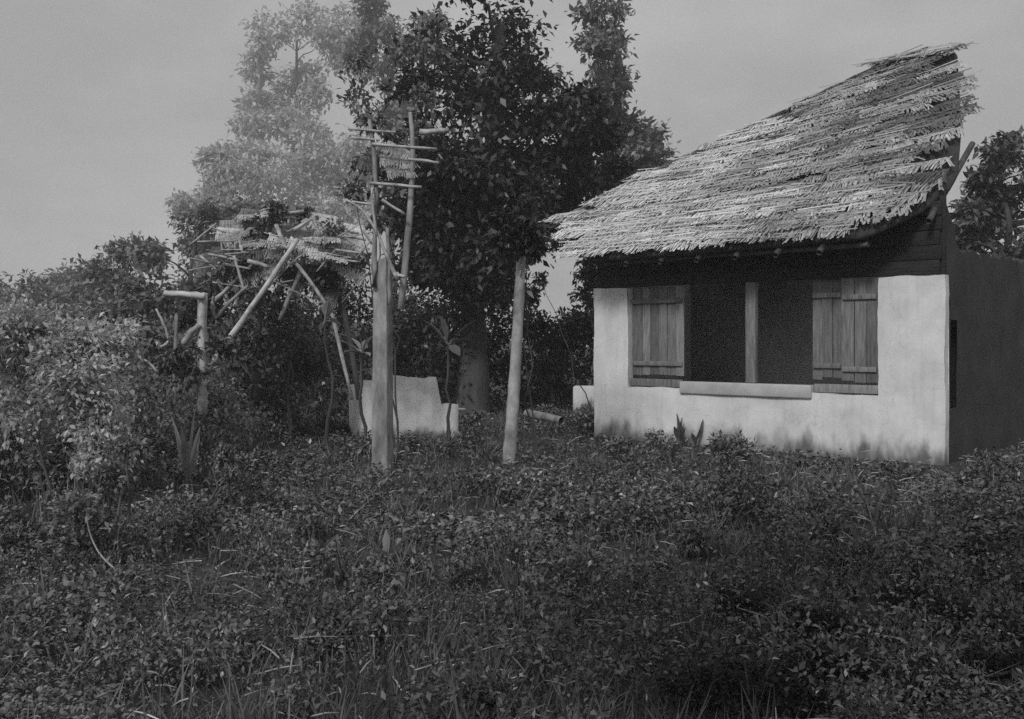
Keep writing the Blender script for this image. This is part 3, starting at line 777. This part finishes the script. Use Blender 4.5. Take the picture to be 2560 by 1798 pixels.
# broken corner of a timber frame with poles
YB = 11.5
bb = at(500, 1000, YB); bb[2] = float(ground_h(bb[0], bb[1]))
bp = empty('broken_frame', bb); tag(bp, 'broken timber frame at left, short crossbeam on an upright like a hook', 'ruin')
beam('upright', bp, bb, [(505, 1030), (505, 920), (505, 838), (506, 733)], YB, 0.085, 0.085, 'pale_wood')
beam('crossbeam', bp, bb, [(410, 734), (470, 737), (512, 741)], YB - 0.09, 0.055, 0.06, 'pale_wood')
beam('brace', bp, bb, [(497, 812), (475, 835), (458, 862)], YB - 0.06, 0.05, 0.06, 'bark')
beam('pole', bp, bb, [(441, 765), (440, 830), (436, 1010)], YB - 0.1, 0.05, 0.05, 'bark', 6)
beam('bent_rib', bp, bb, [(390, 772), (405, 800), (417, 830), (424, 856), (402, 868)], YB - 0.15, 0.03, 0.035, 'stem', 5, 14, 2)
beam('pole', bp, bb, [(532, 745), (535, 800), (590, 740), (620, 715)], YB + 0.2, 0.05, 0.04, 'bark', 6)
beam('pole', bp, bb, [(585, 640), (600, 690), (610, 730)], YB + 0.4, 0.035, 0.035, 'stem', 5)
beam('pole', bp, bb, [(330, 880), (370, 905), (395, 930)], YB - 0.2, 0.03, 0.03, 'stem', 5)
vp = MB()
for x, y, r in [(430, 900, 50), (480, 930, 55), (540, 880, 50), (380, 850, 40), (470, 800, 25)]:
    clump_leaves(vp, at(x, y, YB + rng.uniform(-.1, .4)), r / F * YB, 220, 0.10, aspect=0.45)
vo = vp.build('creeper_bush', M['mid_leaf']); vo.location = (0, 0, 0); tag(vo, 'leafy creeper growing over the foot of the broken timber frame', 'creeper')

def climber(name, label, blobs, Y, m, leaf, n, cat='climber', dY=0.3):
    mb = MB()
    c0 = at(blobs[0][0], blobs[0][1], Y); g = np.array([c0[0] + 0.25, Y + 0.6, float(ground_h(c0[0], Y))])
    r = empty(name, g); tag(r, label, cat)
    for x, y, rr_ in blobs:
        clump_leaves(mb, at(x, y, Y + rng.uniform(-dY, dY)), rr_ / F * Y, n, leaf, aspect=0.5)
    mb.build('foliage', M[m], r, False, g)
    st_ = MB()
    for x, y, rr_ in blobs[::4]:
        st_.tube(wander(g, at(x, y, Y + 0.3), 9, 0.05), np.linspace(0.014, 0.005, 9), 5)
    st_.build('stem', M['dark_bark'], r, True, g)
climber('climbing_vine', 'pale-leaved climber tangled in the broken lath lattice', [(930, 300, 45), (900, 240, 45), (985, 330, 35), (910, 400, 40), (960, 440, 35), (1050, 250, 40), (900, 150, 50), (1000, 120, 50), (885, 470, 40), (1080, 120, 45), (960, 560, 30)], 11.9, 'pale_leaf', 0.075, 200)
climber('climbing_vine', 'grey-leaved climber over the collapsed thatch heap', [(660, 570, 40), (830, 580, 35), (600, 650, 50), (900, 660, 40), (740, 690, 40), (560, 690, 50), (650, 740, 50), (820, 690, 35), (700, 530, 30), (760, 540, 25)], 14.1, 'mid_leaf', 0.09, 220)
climber('climbing_vine', 'dark climber hiding the top of the slim pale post', [(1298, 600, 45), (1320, 560, 50), (1270, 560, 50), (1340, 620, 25), (1290, 520, 60), (1250, 600, 40)], 12.75, 'dark_leaf', 0.10, 260, dY=0.1)
climber('climbing_vine', 'dark twigs of leaves hanging under the left roof tip', [(1470, 640, 26), (1450, 600, 24), (1478, 690, 22), (1400, 600, 30), (1350, 700, 20), (1455, 730, 25)], 18.5, 'dark_leaf', 0.11, 110)

# ------------------------------------------------------------------ bushes
BG = 'bushes of the left thicket'
bush('bush', 'light grey shrub filling the left edge of the picture', 150, 9.0,
     [(100, 830, 90), (20, 870, 110), (190, 880, 90), (120, 960, 110), (240, 960, 90), (40, 1050, 110), (160, 1080, 100), (-60, 1000, 120), (-50, 840, 90), (260, 850, 80), (270, 1060, 80), (80, 1150, 80), (120, 1180, 80), (210, 1170, 70), (-20, 1160, 90), (290, 1140, 60)], M['grey_leaf'], 0.055, 2600, BG, sub=16)
bush('bush', 'small light shrub low down near the left edge', 260, 7.0, [(275, 1130, 45), (250, 1200, 50), (290, 1180, 40), (235, 1270, 45), (215, 1310, 25)], M['pale_leaf'], 0.045, 700, BG)
bush('bush', 'pale rounded tuft alone in the dark weeds below the collapsed thatch heap', 540, 8.6, [(540, 1165, 34), (528, 1140, 22), (555, 1195, 26)], M['pale_leaf'], 0.045, 420, BG)
bush('bush', 'dark bush below the broken timber frame', 360, 12.5, [(340, 920, 90), (420, 980, 110), (300, 1010, 90), (380, 860, 80), (500, 950, 100), (450, 1070, 90), (560, 1040, 100), (330, 1100, 80)], M['pale_leaf'], 0.07, 1100, BG)
bush('bush', 'dark bush beneath the long leaning rafter', 640, 15.0, [(600, 850, 110), (690, 800, 100), (560, 760, 70), (660, 920, 110), (740, 900, 100), (600, 980, 90), (700, 1010, 90)], M['mid_leaf'], 0.10, 900, BG)
bush('bush', 'dark bush between the thatch heap and the stout post', 790, 20.5, [(790, 760, 90), (860, 700, 80), (800, 850, 100), (880, 830, 90), (760, 960, 90), (850, 980, 100), (900, 900, 70), (790, 1060, 70)], M['dark_leaf'], 0.11, 900, BG)
bush('bush', 'grey-leaved bush behind the small light shrub at left', 300, 19.0, [(200, 830, 80), (280, 800, 80), (360, 770, 70), (420, 740, 70), (250, 900, 100), (150, 920, 100), (60, 880, 100)], M['pale_leaf'], 0.13, 900, BG)
CG = 'bushes of the dark thicket left of the house'
bush('bush', 'dark thicket bush behind the white ruin', 1060, 23.5, [(1000, 780, 90), (1080, 800, 90), (960, 860, 90), (1040, 890, 100), (1120, 880, 90), (980, 950, 90), (1080, 970, 90)], M['dark_leaf'], 0.15, 850, CG)
bush('bush', 'dark thicket bush just left of the slim pale post', 1190, 22.0, [(1150, 780, 90), (1220, 820, 90), (1160, 900, 90), (1240, 920, 80), (1180, 990, 80), (1120, 1010, 70)], M['dark_leaf'], 0.15, 850, CG)
bush('bush', 'dark thicket bush between the slim post and the house', 1400, 23.0, [(1330, 820, 65), (1400, 850, 70), (1480, 810, 60), (1350, 900, 80), (1440, 920, 90), (1530, 850, 90), (1330, 990, 70), (1400, 1010, 70)], M['dark_leaf'], 0.15, 850, CG)
bush('bush', 'dark thicket bush under the left tip of the roof', 1480, 26.0, [(1480, 680, 40), (1500, 740, 50), (1310, 740, 40), (1440, 800, 45), (1550, 700, 80)], M['dark_leaf'], 0.15, 500, CG)

bush('bush', 'low added undergrowth, near-black to paint shade in the bottom right corner', 2250, 4.35,  # dark bushes added to deepen the shade of the right foreground
     [(x_, 1690 + int(rng.uniform(-25, 30)), 85, rng.uniform(-.25, .15)) for x_ in range(1720, 2680, 75)], M['shade_painted_leaf'], 0.026, 1300, squash=0.5, sub=18)
bush('bush', 'added undergrowth with shade put into its colour, just above the bottom right corner', 2280, 5.3,
     [(x_, 1545 + int(rng.uniform(-25, 25)), 75, rng.uniform(-.4, .3)) for x_ in range(1880, 2660, 85)], M['shade_painted_leaf'], 0.028, 1100, squash=0.5, sub=18)
bush('bush', 'thin added growth right of centre, shadow put into its dark colour', 2350, 6.5,
     [(x_, 1430 + int(rng.uniform(-20, 25)), 55, rng.uniform(-.5, .5)) for x_ in range(2060, 2600, 95)], M['shade_painted_leaf'], 0.032, 700, squash=0.5, sub=18)
# unseen tree added behind the camera; its crown shades the right foreground
st = np.array([-3.2, -3.4, float(ground_h(-3.2, -3.4)) - 0.05])
sr = empty('added_shade_tree', st); tag(sr, 'unseen tree added overhead so that its crown shades the right foreground, out of frame', 'tree')
wd = MB(); cr = MB()
tp = np.array([-1.6, -2.2, 5.2]); wd.tube(wander(st, tp, 9, 0.04), np.linspace(0.24, 0.12, 9), 10)
for c, r in [((-2.0, -1.8, 6.6), 1.2), ((-1.0, -1.2, 6.6), 1.3), ((-0.2, 0.0, 6.7), 1.3), ((-1.3, -2.5, 6.5), 1.2), ((-0.3, 1.1, 6.6), 1.1), ((-2.7, -2.0, 6.3), 1.0), ((0.8, -0.8, 6.6), 1.3), ((1.4, 0.9, 6.5), 1.2), ((2.7, 0.6, 6.3), 1.3), ((-1.2, -0.6, 7.4), 1.2), ((0.6, -2.4, 6.8), 1.3)]:
    wd.tube(wander(tp, c, 6, 0.08), np.linspace(0.08, 0.02, 6), 6)
    clump_leaves(cr, np.array(c), r, 1700, 0.22, 0.7, 8)
wd.build('trunk', M['dark_bark'], sr, True, st); cr.build('crown', M['dark_leaf'], sr, False, st)

# ------------------------------------------------------------------ small single plants in the weeds
def sprig(name, label, px, py, Y, blades_, m, cat='plant', width=0.05):
    b = at(px, py, Y); b[2] = float(ground_h(b[0], b[1]))
    r = empty(name, b); tag(r, label, cat)
    for tip, dY in blades_:
        mb = MB(); e = at(*tip, Y + dY); d = e - b; ln = np.linalg.norm(d) + 1e-6
        d0 = d + np.array([0, 0, 0.2 * ln])
        blade(mb, b + np.array([0, 0, 0.01]), d0, np.linalg.norm(d0), width, 0.2 * ln / np.linalg.norm(d0), 0.006, roll=rng.normal() * 0.4)
        mb.build('leaf', m, r, False, b)
    return r
sprig('wall_weed', 'dark weed growing against the white wall below the sill', 1700, 1112, 15.2, [((1692, 1035), 0), ((1705, 1045), .05), ((1715, 1070), -.1), ((1685, 1068), -.1), ((1700, 1058), -.15)], M['mid_leaf'], width=0.10)
sprig('wall_weed', 'small slanting dark weed right of the taller wall weed', 1738, 1112, 15.1, [((1758, 1050), 0), ((1752, 1075), -.05), ((1730, 1085), -.1)], M['mid_leaf'], width=0.08)
sprig('leafy_weed', 'weed with two bright leaves at centre of the weedy ground', 790, 1395, 7.4, [((845, 1338), 0), ((775, 1352), -.1), ((800, 1400), -.3), ((770, 1400), -.2), ((820, 1370), .1)], M['light_leaf'], width=0.055)
sprig('leafy_weed', 'weed with one bright flat leaf in the dark bush at left', 470, 1085, 10.5, [((430, 1046), 0), ((485, 1035), .1), ((455, 1075), -.2), ((500, 1070), 0)], M['light_leaf'], width=0.07)
sprig('leafy_weed', 'weed with a pale arching leaf near the bottom left', 575, 1610, 5.2, [((560, 1545), 0), ((605, 1560), -.1), ((640, 1600), 0), ((520, 1590), .05)], M['light_leaf'], width=0.035)
sprig('leafy_weed', 'weed with spreading pale leaves at the lower left corner', 350, 1640, 5.1, [((470, 1560), .05), ((320, 1590), -.05), ((400, 1590), 0), ((290, 1610), .1), ((390, 1625), -.1)], M['pale_leaf'], width=0.04)
sprig('leafy_weed', 'grey-leaved weed below the stout timber post', 970, 1385, 7.2, [((920, 1350), 0), ((965, 1328), .1), ((1015, 1345), 0), ((940, 1380), -.2), ((1000, 1370), -.1)], M['pale_leaf'], width=0.06)
sprig('leafy_weed', 'small bright-leaved weed in front of the left house corner', 1500, 1270, 9.4, [((1520, 1240), 0), ((1540, 1250), .1), ((1480, 1245), -.1), ((1455, 1215), 0)], M['light_leaf'], width=0.06)
sprig('leafy_weed', 'small grey weed in mid ground below the wide window', 1830, 1310, 8.6, [((1860, 1268), 0), ((1890, 1272), .1), ((1820, 1290), -.1), ((1800, 1280), 0)], M['pale_leaf'], width=0.05)
sprig('leafy_weed', 'small grey weed low in the dark right foreground', 1830, 1520, 5.9, [((1870, 1490), 0), ((1800, 1500), .1), ((1845, 1505), -.1)], M['pale_leaf'], width=0.04)
sprig('leafy_weed', 'pale-leaved weed at the foot of the stout post on its left', 905, 1225, 10.6, [((925, 1200), 0), ((880, 1195), .1), ((890, 1215), -.2)], M['light_leaf'], width=0.05)
mb = MB(); mb.tube(pth([(365, 1530), (335, 1480), (290, 1425), (250, 1390), (225, 1340), (215, 1290)], 6.2, 24), np.linspace(0.008, 0.004, 24), 5)
tw = mb.build('bare_twig', M['stem'], None, True); tag(tw, 'thin pale bare twig curving up at the lower left', 'twig')

# bright hanging leaves in the thicket left of the forked trunk
def hang(name, label, px, py, Y, tips, m, width):
    b = at(px, py, Y); g = np.array([b[0], b[1] + 0.2, float(ground_h(b[0], b[1]))])
    r = empty(name, g); tag(r, label, 'plant')
    mb = MB(); mb.tube(wander(g, b, 8, 0.05), np.linspace(0.03, 0.012, 8), 6); mb.build('stem', M['dark_bark'], r, True, g)
    for tip, dY in tips:
        leaf_part(r, g, b, tip, Y, dY, width, 0.2, m, roll=rng.normal() * 0.3)
hang('tall_weed', 'tall weed with one bright upright leaf beneath the collapsed thatch heap', 812, 800, 13.0, [((822, 750), -.1), ((835, 775), 0), ((800, 830), 0), ((850, 810), .1)], M['light_leaf'], 0.13)
hang('tall_weed', 'tall weed with bright leaves touching the stout post on its left', 905, 880, 12.6, [((850, 850), 0), ((860, 880), -.2), ((930, 840), .1), ((925, 890), -.2), ((880, 845), .1), ((915, 850), -.1)], M['light_leaf'], 0.10)
hang('tall_weed', 'tall grey-leaved weed between the two posts', 1120, 860, 15.0, [((1100, 790), 0), ((1190, 800), .1), ((1085, 840), 0), ((1060, 800), .1), ((1150, 890), -.2), ((1180, 850), 0)], M['mid_leaf'], 0.16)

# ------------------------------------------------------------------ ground cover (uncountable)
def patch(x, y):
    return (np.sin(x * 1.9 + 1.3 * np.sin(y * 1.1)) + np.sin(y * 2.3 + 1.7 * np.sin(x * 0.8 + 2)) + np.sin((x + y) * 3.7) * 0.5) / 2.5
def scatter(n, y0, y1, spread, power=1.6):
    y = y0 + (y1 - y0) * rng.random(n) ** power
    x = (rng.random(n) * 2 - 1) * (spread * y + 0.8)
    u = (x - H0[0]) * math.cos(HA) + (y - H0[1]) * math.sin(HA)
    wv = -(x - H0[0]) * math.sin(HA) + (y - H0[1]) * math.cos(HA)
    keep = ~((u > -0.1) & (wv > -0.06) & (u < 5.68))
    near_wall = (u > -0.3) & (wv > -1.6) & (u < 6.2)
    return x[keep], y[keep], near_wall[keep]
def weeds():
    mb = MB()
    for n, y0, y1, size, hmax in [(210000, 3.2, 12, 0.024, 0.20), (110000, 7, 30, 0.055, 0.26)]:
        x, y, nw = scatter(n, y0, y1, 0.62)
        pt = patch(x, y)
        k = rng.random(len(x)) < (0.38 + 0.95 * pt); x, y, nw, pt = x[k], y[k], nw[k], pt[k]
        h = hmax * (0.35 + 0.65 * (pt * 0.5 + 0.5)) * rng.random(len(x)) ** 0.8
        h = np.where(nw, h * 0.3, h)
        P = np.stack([x, y, ground_h(x, y) + h], 1)
        D = rng.normal(size=P.shape) * np.array([1, 1, 0.35]) + np.array([0, 0, 0.1])
        Ls = size * (0.6 + 0.9 * rng.random(len(x)))
        mb.add(*leaves(P, D, Ls, Ls * 0.55, 0.2))
    x, y, nw = scatter(900, 3.6, 20, 0.62, 1.3)
    pt = patch(x * 0.7 + 3, y * 0.7)
    for a, b, near, q in zip(x, y, nw, pt):
        if near or rng.random() > 0.45 + 0.55 * q:
            continue
        r = rng.uniform(0.10, 0.30)
        clump_leaves(mb, np.array([a, b, float(ground_h(a, b)) + r * 0.7]), r, int((110 + 700 * r) * (1.8 if b < 9 else 1.2)), 0.012 + 0.014 * rng.random() + 0.003 * b, 0.8, 6, -0.1, 0.5)
    return mb.build('low_weeds', M['weed'])
tag(weeds(), 'low broad-leaved weeds covering the ground', 'weeds', kind='stuff')
def grass():
    x, y, nw = scatter(150000, 3.2, 22, 0.62)
    pt = patch(x + 5, y * 0.8)
    k = rng.random(len(x)) < 0.45 + 0.45 * pt; x, y, nw = x[k], y[k], nw[k]
    P = np.stack([x, y, ground_h(x, y) - 0.01], 1)
    D = rng.normal(size=P.shape) * 0.55 + np.array([0, 0, 1.0])
    Ls = (0.08 + 0.16 * rng.random(len(x)) ** 2) * np.where(nw, 0.35, 1.0)
    mb = MB(); mb.add(*leaves(P, D, Ls, 0.005 + 0.0007 * y, 0.1))
    tx, ty, tn = scatter(520, 3.4, 20, 0.62, 1.2)
    for a, b, near in zip(tx, ty, tn):
        if near: continue
        m_ = rng.integers(18, 46); h_ = rng.uniform(0.14, 0.36)
        P = np.array([a, b, float(ground_h(a, b))]) + rng.normal(size=(m_, 3)) * np.array([0.05, 0.05, 0.005])
        D = rng.normal(size=(m_, 3)) * 0.42 + np.array([0, 0, 1.0])
        mb.add(*leaves(P, D, h_ * (0.5 + 0.7 * rng.random(m_)), 0.007 + 0.0007 * b, 0.1))
    return mb.build('tall_grass', M['grass'])
tag(grass(), 'thin grass blades standing among the weeds', 'grass', kind='stuff')

# dry sticks, straw and fallen leaf litter on the ground
lt = MB(); lx, ly, ln_ = scatter(1500, 3.4, 18, 0.62, 1.3)
for a, b in zip(lx, ly):
    an_ = rng.uniform(0, math.pi); h_ = float(ground_h(a, b)) + rng.uniform(0.01, 0.16); q = rng.uniform(0.04, 0.22)
    d = np.array([math.cos(an_), math.sin(an_), rng.normal() * 0.25]) * q
    lt.tube(np.array([[a, b, h_] - d * .5, [a, b, h_ + 0.006], [a, b, h_] + d * .5]), [0.0025 + .0003 * b, 0.003 + .0003 * b, 0.0015], 4)
tag(lt.build('ground_litter', M['stem']), 'dry sticks and straw strewn among the weeds', 'litter', kind='stuff')

# ------------------------------------------------------------------ haze: the air of the valley
hb = MB().box((-220, -212, -1.2), (220, 228, 58)).build('haze', M['earth'])
hm = bpy.data.materials.new('haze'); hm.use_nodes = True
ht = hm.node_tree
for n in list(ht.nodes): ht.nodes.remove(n)
ho = ht.nodes.new('ShaderNodeOutputMaterial'); pv = ht.nodes.new('ShaderNodeVolumePrincipled')
pv.inputs['Color'].default_value = (0.97, 0.97, 0.97, 1); pv.inputs['Density'].default_value = 0.0024
pv.inputs['Anisotropy'].default_value = 0.0
ht.links.new(pv.outputs[0], ho.inputs['Volume'])
hb.data.materials.clear(); hb.data.materials.append(hm)
tag(hb, 'thin haze in the humid air', 'haze', kind='stuff')
